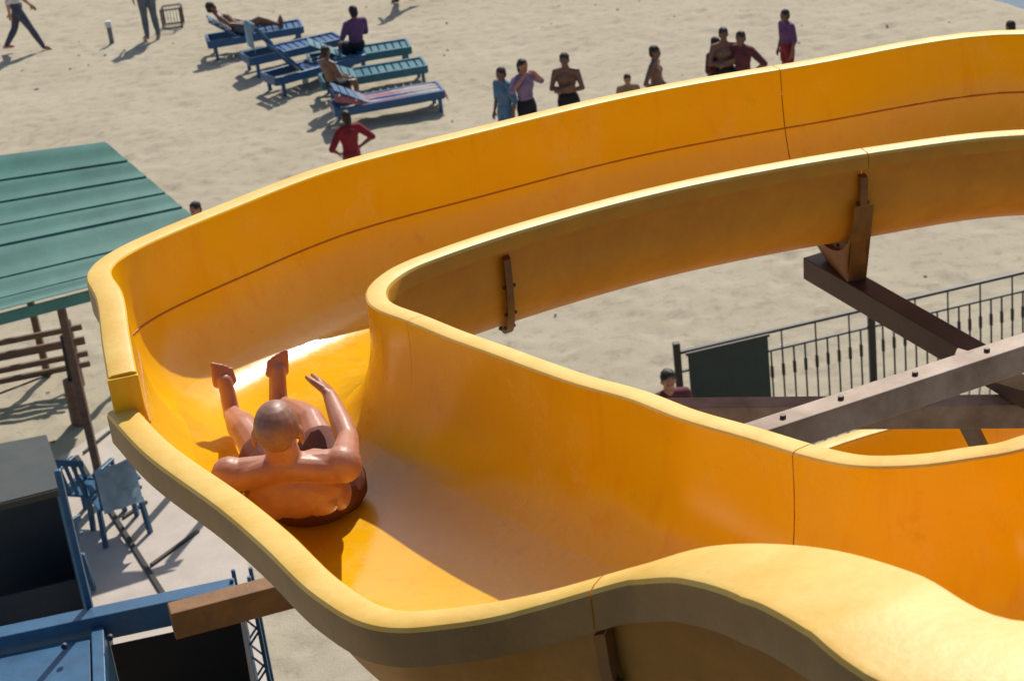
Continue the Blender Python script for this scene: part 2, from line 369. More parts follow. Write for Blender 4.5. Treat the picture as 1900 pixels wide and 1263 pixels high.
# bead along the outer wall where the raised splash wall meets the base flume
def bead(F, ta, tb, fz, name):
    n = int((tb - ta) / .15); v = []; f = []
    for i in range(n + 1):
        tt = ta + (tb - ta) * i / n; q = F.section(tt); o, b_ = F.o(tt), F.b(tt); zt = lerp1(fz, tt - TS)
        # point on the wall at height zt on the O side
        for k in range(F.K, F.K // 2, -1):
            if q[k - 1].z <= zt <= q[k].z:
                g = (zt - q[k - 1].z) / max(q[k].z - q[k - 1].z, 1e-6); p = q[k - 1].lerp(q[k], g); break
        else: p = q[F.K - 3]
        inw = (b_ - o); inw.z = 0; inw.normalize()
        v += [p + Vector((0, 0, .006)) - inw * .004, p + inw * .003 + Vector((0, 0, .003)), p + inw * .003 - Vector((0, 0, .003)), p - Vector((0, 0, .006)) - inw * .004]
    for i in range(n):
        for j in range(4): f.append((i * 4 + j, i * 4 + (j + 1) % 4, i * 4 + 4 + (j + 1) % 4, i * 4 + 4 + j))
    pw = parent_world(slide); return link(name, mesh(name, [p - pw for p in v], f), 'seam', slide)
zs = [p.z - .20 - .10 * min(1, i / 4) for i, p in enumerate(OE)]
bead(FE, TS + .02, TS + len(OE) - 1.02, zs, 'wall_seam')

def end_cap(bm):
    o, no = FE.o(TS), FE.nrm(FE.o, TS + .05, 1); d = (FE.o(TS + .3) - o); d.z = 0; d.normalize(); Z = Vector((0, 0, 1))
    c = o + no * .052 - Z * .085; rot = Matrix((no, d, Z)).transposed()
    bm_box(bm, c, (.108, .03, .165), rot, .004)
part('end_cap', 'gel', slide, end_cap)
def film(F, ta, tb):
    n = int((tb - ta) / .12); k0, k1 = 9, 21; v = []; f = []
    for i in range(n + 1):
        q = F.section(ta + (tb - ta) * i / n); v += [q[k] + Vector((0, 0, .004)) for k in range(k0, k1 + 1)]
    L = k1 - k0 + 1
    for i in range(n):
        for j in range(L - 1): f.append((i * L + j, i * L + L + j, i * L + L + j + 1, i * L + j + 1))
    pw = parent_world(slide); return link('water_film', mesh('water_film', [p - pw for p in v], f, None, True), 'wetfilm', slide)
film(FA, .05, TS - .01); film(FE, TS + .01, TS + len(OE) - 1.05)

# lower loop of the slide
LO = [Vector(q) for q in ((5.4, 8.5, 4.95), (4.4, 9.0, 4.84), (3.4, 9.2, 4.73), (2.5, 9.22, 4.64), (1.7, 9.14, 4.56), (1.0, 8.8, 4.5), (.45, 8.2, 4.44), (.15, 7.4, 4.36), (.05, 6.4, 4.27), (.05, 5.2, 4.16))]
LB = [Vector(q) for q in ((5.2, 7.6, 4.95), (4.2, 8.1, 4.84), (3.3, 8.3, 4.73), (2.5, 8.32, 4.64), (1.95, 8.22, 4.56), (1.5, 8.0, 4.5), (1.2, 7.65, 4.44), (1.05, 7.2, 4.36), (.98, 6.3, 4.27), (.98, 5.2, 4.16))]
low = empty('water_slide', (2.2, 8, 0), 'lower orange flume with a pale lit rim passing under the steel beams', 'water slide')
FL = Flume(LO, LB, 0, wO=[.1] * 10, flip=-1)
FL.build('flume_section', 0, 4.99, low, .2); FL.build('flume_section', 5.01, 9, low, .2); FL.flange(5.0, low)

# ---------------------------------------------------------------- steel supports
def ibeam(bm, a, b, h=.13, w_=.10, t_=.012):
    a, b = Vector(a), Vector(b); f = frm(b - a); up = f @ Vector((0, 0, 1)); sd_ = f @ Vector((0, 1, 0))
    bm_bar(bm, a + up * (h / 2 - t_ / 2), b + up * (h / 2 - t_ / 2), w_, t_)
    bm_bar(bm, a - up * (h / 2 - t_ / 2), b - up * (h / 2 - t_ / 2), w_, t_)
    bm_bar(bm, a, b, t_, h - 2 * t_ + .004, 0)
def chan(bm, a, b, h=.13, w_=.07): bm_bar(bm, a, b, w_, h, .006)
frame = empty('slide_support_frame', (1.0, 6.62, 0), 'brown grey steel beams crossing between the two legs of the yellow slide', 'steel frame')
b2a, b2b = at(1420, 812, 6.0), at(1960, 634, 6.0); d2 = (b2b - b2a)
part('beam', 'steel', frame, lambda bm: chan(bm, b2a - d2 * .45, b2b + d2 * .8, .125, .11))
b3a, b3b = at(1250, 768, 5.55), at(1960, 762, 5.55); d3 = b3b - b3a
part('beam', 'steel', frame, lambda bm: chan(bm, b3a - d3 * .05, b3b + d3 * .6, .12, .11))
b1a, b1b = at(1508, 492, 5.78), at(1830, 678, 5.70); d1 = b1b - b1a
part('beam', 'darksteel', frame, lambda bm: chan(bm, b1a, b1b + d1 * .5, .12, .12))
part('strut', 'steel', frame, lambda bm: chan(bm, at(1770, 665, 5.86), at(2010, 735, 5.72), .08, .07))
part('strut', 'darksteel', frame, lambda bm: chan(bm, at(1785, 765, 5.55), at(1822, 838, 5.1), .06, .07))
part('post', 'steel', frame, lambda bm: bm_tube(bm, (1.0, 6.62, -.3), (1.0, 6.62, 5.93), .09, 20), 40)
part('post', 'steel', frame, lambda bm: bm_tube(bm, (3.2, 7.6, -.3), (3.2, 7.6, 5.98), .09, 20), 40)
gx = at(1790, 668, 5.93)
part('gusset', 'darksteel', frame, lambda bm: bm_box(bm, gx + Vector((0, 0, -.09)), (.22, .18, .016), frm(d2), .003))
for a_, b_ in ((-.08, -.06), (.08, -.06), (-.08, .06), (.08, .06)): part('bolt', 'bolt', frame, lambda bm: bm_tube(bm, gx + Vector((a_, b_, -.1)), gx + Vector((a_, b_, -.065)), .014, 6))
for g in (.06, .25, .5, .75, .95):
    p = b2a.lerp(b2b, g) + Vector((0, 0, .0625)); part('bolt', 'bolt', frame, lambda bm: bm_tube(bm, p, p + Vector((0, 0, .014)), .013, 6))
# cradle plate that carries the far leg on the dark beam
def cradle(bm):
    q = FE.section(JC, .05); K = FE.K; lo, hi = 3, K // 2 + 2
    top = [q[k] for k in range(lo, hi + 1)]
    c = at(1580, 505, 5.80); d = (FE.section(JC + .1)[5] - FE.section(JC - .1)[5]).normalized() * .05
    ring = [p for p in top] ; zb = 5.82
    base = [Vector((p.x, p.y, max(zb, 0))) for p in top]
    vs = []
    for p, g in zip(ring, base):
        g = c.lerp(g, .35); g.z = zb
        vs.append([bm.verts.new(p - d), bm.verts.new(p + d), bm.verts.new(g + d), bm.verts.new(g - d)])
    for a_, b_ in zip(vs, vs[1:]):
        for j in range(4): bm.faces.new((a_[j], a_[(j + 1) % 4], b_[(j + 1) % 4], b_[j]))
    bm.faces.new(vs[0][::-1]); bm.faces.new(vs[-1])
    bmesh.ops.recalc_face_normals(bm, faces=bm.faces)
part('cradle', 'brownbox', frame, cradle)
def col(loc, top, nm, label):
    r = empty(nm, (loc[0], loc[1], 0), label, 'support column')
    part('post', 'steel', r, lambda bm: bm_tube(bm, (loc[0], loc[1], -.3), (loc[0], loc[1], top - .06), .10, 20), 40)
    part('head_plate', 'steel', r, lambda bm: bm_box(bm, (loc[0], loc[1], top - .05), (.45, .3, .04), None, .004))
    return r
q = FA.floor(8.6); col((q.x + .1, q.y, 0), q.z, 'support_column', 'round steel column holding up the yellow slide before its bend')

# ---------------------------------------------------------------- people
def sph(bm, c, ax, seg=14, rings=10):
    r = bmesh.ops.create_uvsphere(bm, u_segments=seg, v_segments=rings, radius=1)['verts']
    mt = Matrix(ax).transposed().to_4x4(); mt.translation = c
    bmesh.ops.transform(bm, matrix=mt, verts=r)
def capsule(bm, p0, r0, p1, r1, n=12, h=4):
    d = p1 - p0; L = d.length; d = d.normalized() if L > 1e-6 else Vector((0, 0, 1))
    a = d.orthogonal().normalized(); b_ = d.cross(a); rows = []
    for p, r, sg in ((p0, r0, -1), (p1, r1, 1)):
        for i in range(h + 1):
            th = (math.pi / 2) * (i / h if sg > 0 else 1 - i / h); rr = r * math.cos(th); c = p + d * (sg * r * math.sin(th))
            if i == (h if sg > 0 else 0): rows.append([bm.verts.new(c)])
            else: rows.append([bm.verts.new(c + a * (rr * math.cos(2 * math.pi * k / n)) + b_ * (rr * math.sin(2 * math.pi * k / n))) for k in range(n)])
    rows[0] = rows[0][:1]; rows[-1] = rows[-1][:1]
    bm.verts.index_update()
    for u, v in zip(rows, rows[1:]):
        for k in range(n):
            k2 = (k + 1) % n
            if len(u) == 1: bm.faces.new((u[0], v[k2], v[k]))
            elif len(v) == 1: bm.faces.new((u[k], u[k2], v[0]))
            else: bm.faces.new((u[k], u[k2], v[k2], v[k]))
    bmesh.ops.delete(bm, geom=[v for v in bm.verts if not v.link_faces], context='VERTS')
def remesh(prims, vox, smooth=6, sfac=.5):
    bm = bmesh.new()
    for q in prims:
        tmp = bmesh.new()
        if q[0] == 'c': capsule(tmp, q[1], q[2], q[3], q[4])
        else: sph(tmp, q[1], q[2])
        bmesh.ops.recalc_face_normals(tmp, faces=tmp.faces)
        mm = bpy.data.meshes.new('x'); tmp.to_mesh(mm); tmp.free(); bm.from_mesh(mm); bpy.data.meshes.remove(mm)
    me = bpy.data.meshes.new('body'); bm.to_mesh(me); bm.free()
    o = bpy.data.objects.new('tmp', me); COL.objects.link(o)
    r = o.modifiers.new('r', 'REMESH'); r.mode = 'VOXEL'; r.voxel_size = vox; r.use_smooth_shade = True
    if smooth: s_ = o.modifiers.new('s', 'SMOOTH'); s_.iterations = smooth; s_.factor = sfac
    dg = bpy.context.evaluated_depsgraph_get(); out = bpy.data.meshes.new_from_object(o.evaluated_get(dg))
    bpy.data.objects.remove(o); bpy.data.meshes.remove(me)
    return out
def nearest(me, prims):
    n = len(me.polygons); c = np.empty(n * 3); me.polygons.foreach_get('center', c); c = c.reshape(-1, 3)
    best = np.full(n, 1e9); bi = np.zeros(n, int)
    for i, q in enumerate(prims):
        if q[0] == 'c':
            a = np.array(q[1]); b_ = np.array(q[3]); ab = b_ - a; L = max((ab @ ab), 1e-9)
            tt = np.clip(((c - a) @ ab) / L, 0, 1); d = np.linalg.norm(c - a - tt[:, None] * ab, axis=1) - (q[2] * (1 - tt) + q[4] * tt)
        else:
            A = np.array([list(x) for x in q[2]]); ln = np.linalg.norm(A, axis=1); U = A / ln[:, None]
            d = (np.linalg.norm(((c - np.array(q[1])) @ U.T) / ln, axis=1) - 1) * ln.min()
        k = d < best; best[k] = d[k]; bi[k] = i
    return bi
def hand_prims(wr, d, nrm, side, k=1, curl=.35):
    """wrist, finger direction, back-of-hand normal, thumb side (+1/-1 along d x nrm)"""
    d = d.normalized(); nrm = (nrm - d * nrm.dot(d)).normalized(); s_ = d.cross(nrm) * side; pr = []
    for j, (off, ln) in enumerate(((.030, .068), (.010, .078), (-.010, .072), (-.029, .056))):
        a = wr + s_ * off * .6 * k + d * .01 * k; b_ = wr + (d * .088 + s_ * off) * k
        pr.append(('c', a, .017 * k, b_, .0115 * k, 'skin'))
        m1 = b_ + (d * math.cos(curl) - nrm * math.sin(curl)) * ln * .5 * k
        m2 = m1 + (d * math.cos(curl * 2.2) - nrm * math.sin(curl * 2.2)) * ln * .5 * k
        pr += [('c', b_, .0105 * k, m1, .0095 * k, 'skin'), ('c', m1, .0095 * k, m2, .008 * k, 'skin')]
    a = wr + (d * .025 + s_ * .025) * k; b_ = a + (d * .035 + s_ * .035 - nrm * .01) * k; c_ = b_ + (d * .032 + s_ * .012 - nrm * .008) * k
    pr += [('c', a, .016 * k, b_, .0125 * k, 'skin'), ('c', b_, .0125 * k, c_, .009 * k, 'skin')]
    return pr
def head_prims(c, f, u, k=1):
    f = f.normalized(); u = (u - f * u.dot(f)).normalized(); s_ = f.cross(u)
    E = lambda o, a, b_, c_, tg: ('e', c + (s_ * o[0] + f * o[1] + u * o[2]) * k, (s_ * a * k, f * b_ * k, u * c_ * k), tg)
    pr = [E((0, -.008, .03), .076, .097, .086, 'head'), E((0, .03, -.045), .056, .062, .072, 'face'), E((0, .052, -.09), .030, .032, .028, 'face'),
          E((0, .094, -.02), .012, .024, .026, 'face'), E((0, .075, .02), .055, .022, .02, 'face')]
    for g in (-1, 1):
        pr += [E((g * .078, -.005, -.012), .010, .022, .034, 'face'), E((g * .03, .083, .002), .013, .010, .007, 'eye')]
    pr.append(E((0, .088, -.062), .025, .010, .008, 'lip'))
    return pr
def body(J, k=1, hands=None, female=False):
    """J: joints dict in world/local coordinates -> primitives"""
    C_ = lambda a, ra, b_, rb, tg: ('c', Vector(a), ra * k, Vector(b_), rb * k, tg)
    pr = []
    pel, che, neck, head = (Vector(J[x]) for x in ('pelvis', 'chest', 'neck', 'head'))
    up = (neck - pel).normalized(); s_ = (Vector(J['shR']) - Vector(J['shL'])); s_ = (s_ - up * s_.dot(up)).normalized(); f = up.cross(s_)
    E = lambda c, a, b_, c_, tg: ('e', c, (s_ * a * k, f * b_ * k, up * c_ * k), tg)
    pr += [E(pel + up * .02 * k, .165, .112, .125, 'pelvis'), E(pel.lerp(che, .5), .142, .098, .17, 'torso'), E(che, .165, .112, .19, 'torso'), E(che + up * .07 * k - f * .02 * k, .17, .10, .12, 'torso')]
    for g in (-1, 1): pr.append(E(che + (s_ * g * .075 + f * .055 + up * .03) * k if False else che + (s_ * (g * .075) + f * .05 + up * .03) * k, .075, .065, .08, 'torso'))
    hd = J.get('face', f); hu = J.get('hup', up)
    pr.append(C_(neck - up * .04 * k, .062, head - Vector(hu) * .03 * k, .055, 'neck'))
    for side, g in (('L', -1), ('R', 1)):
        sh, el, wr = (Vector(J[x + side]) for x in ('sh', 'el', 'wr')); hp, kn, an = (Vector(J[x + side]) for x in ('hp', 'kn', 'an'))
        pr += [C_(neck - up * .02 * k, .055, sh, .058, 'shoulder'), C_(sh, .056, sh.lerp(el, .45), .05, 'uparm'), C_(sh.lerp(el, .45), .05, el, .039, 'uparm'),
               C_(el, .040, el.lerp(wr, .3), .042, 'arm'), C_(el.lerp(wr, .3), .042, wr, .026, 'arm')]
        hdn = J.get('hd' + side, (wr - el)); hn = J.get('hn' + side, s_ * g)
        pr += hand_prims(wr, Vector(hdn), Vector(hn), J.get('th' + side, g), k, J.get('curl', .35))
        mid = hp.lerp(kn, .5)
        pr += [C_(hp, .092, mid, .076, 'thigh'), C_(mid, .076, kn, .054, 'thigh2'), C_(kn, .054, kn.lerp(an, .3), .058, 'calf'), C_(kn.lerp(an, .3), .058, an, .034, 'calf')]
        ft = Vector(J.get('ft' + side, Vector(an) + Vector((0, .17, -.06)) * k)); heel = an + (an - kn).normalized() * .055 * k - (ft - an).normalized() * .03 * k
        pr += [C_(an, .036, heel, .030, 'foot'), C_(heel, .03, heel.lerp(ft, .7), .032, 'foot'), C_(an, .034, an.lerp(ft, .65), .030, 'foot')]
        fd = (ft - heel).normalized(); sd_ = fd.cross((kn - an).normalized()).normalized()
        for j in range(5):
            bt = (1, .98, .95, .91, .86)[j if g > 0 else j]; ib = -g; r0 = heel.lerp(ft, .66) + sd_ * ib * (j - 2) * .0155 * k; pr.append(C_(r0, .018, heel.lerp(ft, bt) + sd_ * ib * (j - 2) * .0165 * k, .0125 if j == 0 else .0095, 'foot'))
    pr += head_prims(head, Vector(hd), Vector(hu), k)
    return pr
def inflate(pr, tags, d):
    out = []
    for q in pr:
        if q[-1] in tags:
            if q[0] == 'c': out.append(('c', q[1], q[2] + d, q[3], q[4] + d, q[5]))
            else: out.append(('e', q[1], tuple(a.normalized() * (a.length + d) for a in q[2]), q[3]))
    return out
def person(loc, J, label, group=None, yaw=0, h=1.72, skin='skin', hair='hair', shirt=None, shorts='navyc', longl=None, vox=.011, sleeves=True, hairlen=.0, local=True, skirt=None, scalp=None, muscle=False):
    k = h / 1.75
    J = {a: (Vector(b_) * k if isinstance(b_, (tuple, Vector)) and a[:2] not in ('hd', 'hn') and a not in ('face', 'hup') else b_) for a, b_ in J.items()}
    pr = body(J, k)
    if muscle:
        up_ = (J['neck'] - J['pelvis']).normalized(); sx = (J['shR'] - J['shL']).normalized(); fx = up_.cross(sx)
        for g in (-1, 1):
            pr += [('e', J['chest'] + sx * g * .085 - fx * .085 + up_ * .05, (sx * .06, fx * .035, up_ * .075), 'torso'), ('e', J['pelvis'].lerp(J['chest'], .45) + sx * g * .035 - fx * .075, (sx * .020, fx * .030, up_ * .09), 'torso'),
                   ('e', J['chest'] + sx * g * .13 - fx * .02 - up_ * .06, (sx * .045, fx * .07, up_ * .12), 'torso')]
        for q in 'LR':
            pr += [('e', J['sh' + q] + up_ * .005, (sx * .064, fx * .066, up_ * .068), 'uparm'), ('c', J['neck'] + up_ * .02, .045, J['sh' + q] - fx * .02 + up_ * .01, .04, 'shoulder')]
    root = empty('person', loc, label, 'person', group, yaw)
    me = remesh(pr, vox, 5); bi = nearest(me, pr)
    me.materials.clear(); names = [skin, 'lipm', 'eyem', scalp or skin]
    M.setdefault('lipm', mat('lips', (.32, .10, .08), .5)); M.setdefault('eyem', mat('eyes', (.05, .035, .03), .3))
    tg = [q[-1] for q in pr]; mi = [{'lip': 1, 'eye': 2, 'head': 3}.get(tg[i], 0) for i in bi]
    for n_ in names: me.materials.append(M[n_])
    me.polygons.foreach_set('material_index', mi); me.polygons.foreach_set('use_smooth', [True] * len(mi))
    b_ = bpy.data.objects.new('body', me); COL.objects.link(b_); b_.parent = root
    up = (J['neck'] - J['pelvis']).normalized(); hf = Vector(J.get('face') or up.cross((J['shR'] - J['shL'])).normalized()); hu = Vector(J.get('hup') or up)
    hf.normalize(); hu = (hu - hf * hu.dot(hf)).normalized(); hs = hf.cross(hu)
    if hair:
        hp = [('e', J['head'] + (hf * -.016 + hu * .042) * k, (hs * .083 * k, hf * .098 * k, hu * .086 * k), 'h'), ('e', J['head'] + (hf * -.045 - hu * .02) * k, (hs * .076 * k, hf * .062 * k, hu * .08 * k), 'h')]
        if hairlen: hp.append(('c', J['head'] + hf * -.06 * k, .07 * k, J['head'] + (hf * -.075 - hu * hairlen) * k, .045 * k, 'h'))
        hm = remesh(hp, .012, 2); ho = link('hair', hm, hair, root)
        for v in hm.vertices: v.co += Vector(rng.normal(0, .003, 3))
    if shirt:
        pp = inflate(pr, ('torso', 'shoulder'), .012) + ([q for q in inflate(pr, ('uparm',), .018)] if sleeves else []) + inflate(pr, ('pelvis',), .010)
        link('shirt', remesh(pp, .013, 5), shirt, root)
    if longl: link('trousers', remesh(inflate(pr, ('pelvis', 'thigh', 'thigh2', 'calf'), .016), .013, 5), longl, root)
    elif skirt:
        a = J['pelvis']; lo_ = (J['knL'] + J['knR']) / 2; pp = inflate(pr, ('pelvis',), .014) + [('c', a, .15 * k, a.lerp(lo_, .5), .19 * k, 's'), ('c', a.lerp(lo_, .5), .19 * k, lo_.lerp((J['anL'] + J['anR']) / 2, .25), .20 * k, 's')]
        link('skirt', remesh(pp, .014, 5), skirt, root)
    elif shorts: link('shorts', remesh(inflate(pr, ('pelvis', 'thigh'), .026 if muscle else .016), .009 if muscle else .013, 5), shorts, root)
    return root
V3 = lambda *a: Vector(a)
def stand(stride=0, arms='down', turn=0):
    J = dict(pelvis=V3(0, 0, .95), chest=V3(0, .0, 1.26), neck=V3(0, -.01, 1.47), head=V3(0, .02, 1.62), shL=V3(-.185, -.01, 1.41), shR=V3(.185, -.01, 1.41),
             hpL=V3(-.09, 0, .90), hpR=V3(.09, 0, .90), face=V3(math.sin(turn), math.cos(turn), -.1), hup=V3(0, 0, 1))
    for s_, g in (('L', -1), ('R', 1)):
        st = stride * g
        J['an' + s_] = V3(g * (.10 + (0 if stride else .02)), st * .36, .085 + (.10 if stride and g < 0 else 0)); J['kn' + s_] = V3(g * .10, st * .16 + .03, .49)
        J['ft' + s_] = J['an' + s_] + V3(g * .04, .17, -.06)
        if arms == 'down': J['el' + s_] = V3(g * .25, -.03 - st * .12, 1.12); J['wr' + s_] = V3(g * .255, .06 - st * .22, .89)
        elif arms == 'hips': J['el' + s_] = V3(g * .42, -.08, 1.17); J['wr' + s_] = V3(g * .23, .06, 1.02); J['hd' + s_] = V3(-g * .6, .6, -.4)
        elif arms == 'cross': J['el' + s_] = V3(g * .27, .03, 1.13); J['wr' + s_] = V3(-g * .04, .20, 1.16 + .03 * g); J['hd' + s_] = V3(-g, .1, .1); J['hn' + s_] = V3(0, 1, 0)
        elif arms == 'up': J['el' + s_] = V3(g * .34, .06, 1.28); J['wr' + s_] = V3(g * .12, .16, 1.50); J['hd' + s_] = V3(-g * .8, -.2, .4)
    return J
def sit(lean=.0, knee=.45, seat=.40):
    J = dict(pelvis=V3(0, 0, seat + .12), chest=V3(0, -lean * .3, seat + .43), neck=V3(0, -lean * .5, seat + .64), head=V3(0, -lean * .55 + .03, seat + .79), face=V3(0, 1, -.15), hup=V3(0, 0, 1))
    for s_, g in (('L', -1), ('R', 1)):
        J['sh' + s_] = V3(g * .18, -lean * .45, seat + .58); J['el' + s_] = V3(g * .25, .02, seat + .33); J['wr' + s_] = V3(g * .17, .24, seat + .24); J['hd' + s_] = V3(-g * .2, 1, -.1); J['hn' + s_] = V3(0, 0, 1)
        J['hp' + s_] = V3(g * .09, .03, seat + .10); J['kn' + s_] = V3(g * .13, .43, seat + .10 + (knee - .45)); J['an' + s_] = V3(g * .12, .45, .085); J['ft' + s_] = J['an' + s_] + V3(g * .03, .17, -.06)
    return J

# the man in the flume, leaning back with his arms and feet up
def slider():
    hd = at(515, 803, 6.79); J = {}
    neck = hd + V3(.0, .03, -.145); pel = neck + V3(.02, .37, -.29)
    J['pelvis'] = pel; J['chest'] = neck.lerp(pel, .42) + V3(0, -.02, -.02); J['neck'] = neck; J['head'] = hd; J['face'] = V3(.02, 1, -.02); J['hup'] = V3(.03, -.25, 1)
    J['shL'] = neck + V3(-.19, .03, -.02); J['shR'] = neck + V3(.19, .03, -.03)
    def reach(px, py, a, L):                       # point on the photo ray at distance L from joint a
        lo_, hi_ = 6.2, 7.1; best = None
        for i in range(200):
            q = at(px, py, 6.25 + i * .004); e_ = abs((q - a).length - L)
            if q.y > a.y and (best is None or e_ < best[0]): best = (e_, q)
        return best[1]
    for s_, g, px, py in (('R', 1, 590, 690),):
        tip = reach(px, py, J['sh' + s_], .71); a = J['sh' + s_]
        J['wr' + s_] = a.lerp(tip, .74) + V3(g * .02, 0, -.01); J['el' + s_] = a.lerp(tip, .38) + V3(g * .045, -.01, -.05); J['hd' + s_] = tip - J['wr' + s_]
    J['elL'] = J['shL'] + V3(-.085, .10, -.22); J['wrL'] = J['elL'] + V3(.03, .25, .02); J['hdL'] = V3(.1, 1, .05)
    J['hnL'] = V3(-.2, 0, 1); J['hnR'] = V3(.8, -.3, .5); J['thL'] = 1; J['thR'] = -1; J['curl'] = .12
    for s_, g, px, py in (('L', -1, 431, 768), ('R', 1, 519, 750)):
        hp = pel + V3(g * .09, .04, -.01); J['hp' + s_] = hp; an = reach(px, py, hp, .77); J['an' + s_] = an; J['kn' + s_] = hp.lerp(an, .5) + V3(g * .03, -.01, .09)
    J['ftL'] = J['anL'] + V3(-.015, .055, .20); J['ftR'] = J['anR'] + V3(.02, .05, .20)
    return J
SJ = slider()
base = Vector((SJ['pelvis'].x, SJ['pelvis'].y, SJ['pelvis'].z - .12))
SJ = {a: (v - base if isinstance(v, Vector) and a[:2] not in ('hd', 'hn', 'th') and a not in ('face', 'hup') else v) for a, v in SJ.items()}
print('SLIDER', base, FA.floor(12.5), FA.floor(13.5), {k: tuple(round(c, 2) for c in (v + base)) for k, v in SJ.items() if isinstance(v, Vector) and k[:2] not in ('hd', 'hn')})
person(base, SJ, 'shirtless person sliding down the yellow flume with feet raised and one arm stretched ahead', h=1.75, hair=None, shirt=None, shorts='trunks', vox=.005, scalp='stubble', muscle=True)

# ---------------------------------------------------------------- beach people
def head_at(px, py, h): p = at(px, py, h); return Vector((p.x, p.y, 0))
def put(px, py, h, J, label, **k): return person(head_at(px, py, h * 1.0), J, label, h=h, **k)
TO_CAM = math.pi
put(929, 124, 1.5, stand(arms='down'), 'person in light blue top and shorts standing beside the lavender shirt', shirt='bluecl', shorts='bluecl', skin='skind', yaw=TO_CAM - .9)
put(967, 109, 1.6, stand(arms='up'), 'person in lavender shirt and dark shorts with hands raised to the face', shirt='lav', shorts='blk', yaw=TO_CAM + .7, hairlen=.1)
put(1046, 97, 1.62, stand(arms='cross'), 'bare chested person in dark shorts with folded arms standing alone on the sand', shirt=None, shorts='blk', skin='skind', yaw=TO_CAM - .3)
put(1163, 137, 1.2, stand(), 'short person in tan top whose head and shoulders just show over the slide', shirt='tan', shorts='blk', yaw=TO_CAM)
put(1212, 84, 1.55, stand(arms='hips'), 'bare chested person in black shorts with hands on hips, side on', shirt=None, shorts='blk', skin='skind', yaw=TO_CAM + 1.2)
for i, (x, y, h, sh, lb) in enumerate(((1326, 68, 1.42, 'maroon', 'shortest person in maroon top in the huddled group'), (1341, 50, 1.6, 'red', 'bare chested person with folded arms in the huddled group'), (1374, 57, 1.55, 'maroon', 'person in maroon shirt and dark trousers in the huddled group'))):
    put(x, y, h, stand(arms=('down', 'cross', 'hips')[i]), lb, shirt=None if i == 1 else sh, shorts=None if i == 2 else 'blk', longl='blk' if i == 2 else None, skin='skind', yaw=TO_CAM + (.8, 0, -.8)[i], group='group huddled on the sand')
put(1457, 17, 1.4, stand(arms='down'), 'person in purple shirt and red shorts standing past the huddled group', shirt='purple', shorts='red', skin='skind', yaw=TO_CAM - 1.2)
put(1876, 38, 1.4, stand(), 'person whose head shows over the slide rim near the water edge', shirt=None, shorts='blk', skin='skind', yaw=.6)
put(361, 373, 1.5, stand(), 'person in white shirt standing behind the slide near the teal roof', shirt='white', shorts='navyc', yaw=2.5)
put(336, 387, 1.35, stand(), 'shorter person in white shirt nearest the teal roof corner', shirt='white', shorts='navyc', skin='skind', yaw=-2.2)
wf = at(48, 98, 0)
person(Vector((wf.x, wf.y + .05, 0)), stand(stride=1), 'person in blue jeans striding across the empty sand', h=1.78, shirt='white', longl='denim', yaw=-1.35)
sf = at(285, 72, 0)
person(Vector((sf.x, sf.y, 0)), stand(), 'person in slate blue trousers standing beside a small wire basket', h=1.75, shirt='slate', longl='slate', yaw=.4)
tf = at(757, 7, 0)
person(Vector((tf.x, tf.y, 0)), stand(stride=.7), 'distant walker with dark legs at the far side of the beach', h=1.75, shirt='tan', longl='blk', skin='skind', yaw=1.3)
hp_ = at(1237, 684, 1.62)
person(Vector((hp_.x, hp_.y, 0)), stand(arms='down', turn=.2), 'person in dark red top standing at the end of the iron fence', h=1.62, shirt='maroon', shorts='blk', yaw=TO_CAM + .3)

# ---------------------------------------------------------------- loungers
def lounger(loc, rz, mk, label, back=35, group='plastic sun loungers on the sand'):
    r = empty('sun_lounger', loc, label, 'sun lounger', group, rz); L, W, Hh = 1.25, .62, .34
    def bx(name, fn, mk_=mk, par=r):
        bm = bmesh.new(); fn(bm); return fin(bm, name, mk_, par)
    def fr(bm):
        for g in (-1, 1): bm_bar(bm, (-.62, g * W / 2, Hh - .03), (L, g * W / 2, Hh - .03), .06, .15, .015)
        bm_bar(bm, (L, -W / 2, Hh - .03), (L, W / 2, Hh - .03), .06, .15, .015); bm_bar(bm, (-.62, -W / 2, Hh - .03), (-.62, W / 2, Hh - .03), .06, .15, .015)
    bx('frame', fr)
    for i in range(9): 
        x = .06 + i * .14; bx('slat', lambda bm: bm_box(bm, (x, 0, Hh), (.115, W - .04, .025), None, .006))
    def bk(bm):
        a = R(back)
        for i in range(5):
            c = V3(-.07 - .14 * i, 0, 0); c = V3(c.x * math.cos(a), 0, Hh + .01 - c.x * math.sin(a)); bm_box(bm, c, (.115, W - .06, .025), Matrix.Rotation(a, 3, 'Y'), .006)
        for g in (-1, 1): bm_bar(bm, (0, g * .22, Hh - .015), (-.7 * math.cos(a), g * .22, Hh - .015 + .7 * math.sin(a)), .05, .03, .005)
    bx('backrest', bk)
    for x in (-.5, L - .08):
        for g in (-1, 1): bx('leg', lambda bm: bm_bar(bm, (x, g * (W / 2), -.03), (x, g * W / 2, Hh - .05), .06, .07, .008))
    return r
def glnd(px, py): p = at(px, py, 0); return Vector((p.x, p.y, 0))
lounger(glnd(448, 96), R(10), 'lbl', 'blue sun lounger with a person reclining on it', 38)
lounger(glnd(518, 126), R(22), 'lbl', 'blue sun lounger with a pale towel over its raised back', 55)
lounger(glnd(560, 162), R(30), 'lbl', 'empty blue sun lounger with steeply raised back next to the teal ones', 50)
lounger(glnd(640, 135), R(8), 'ltl', 'teal sun lounger where a person in purple sits', 30)
lounger(glnd(665, 172), R(9), 'ltl', 'empty teal sun lounger between the purple shirt sitter and the towel lounger', 25)
lg6 = glnd(690, 222); lounger(lg6, R(11), 'lbl', 'blue sun lounger covered with a striped towel', 30)
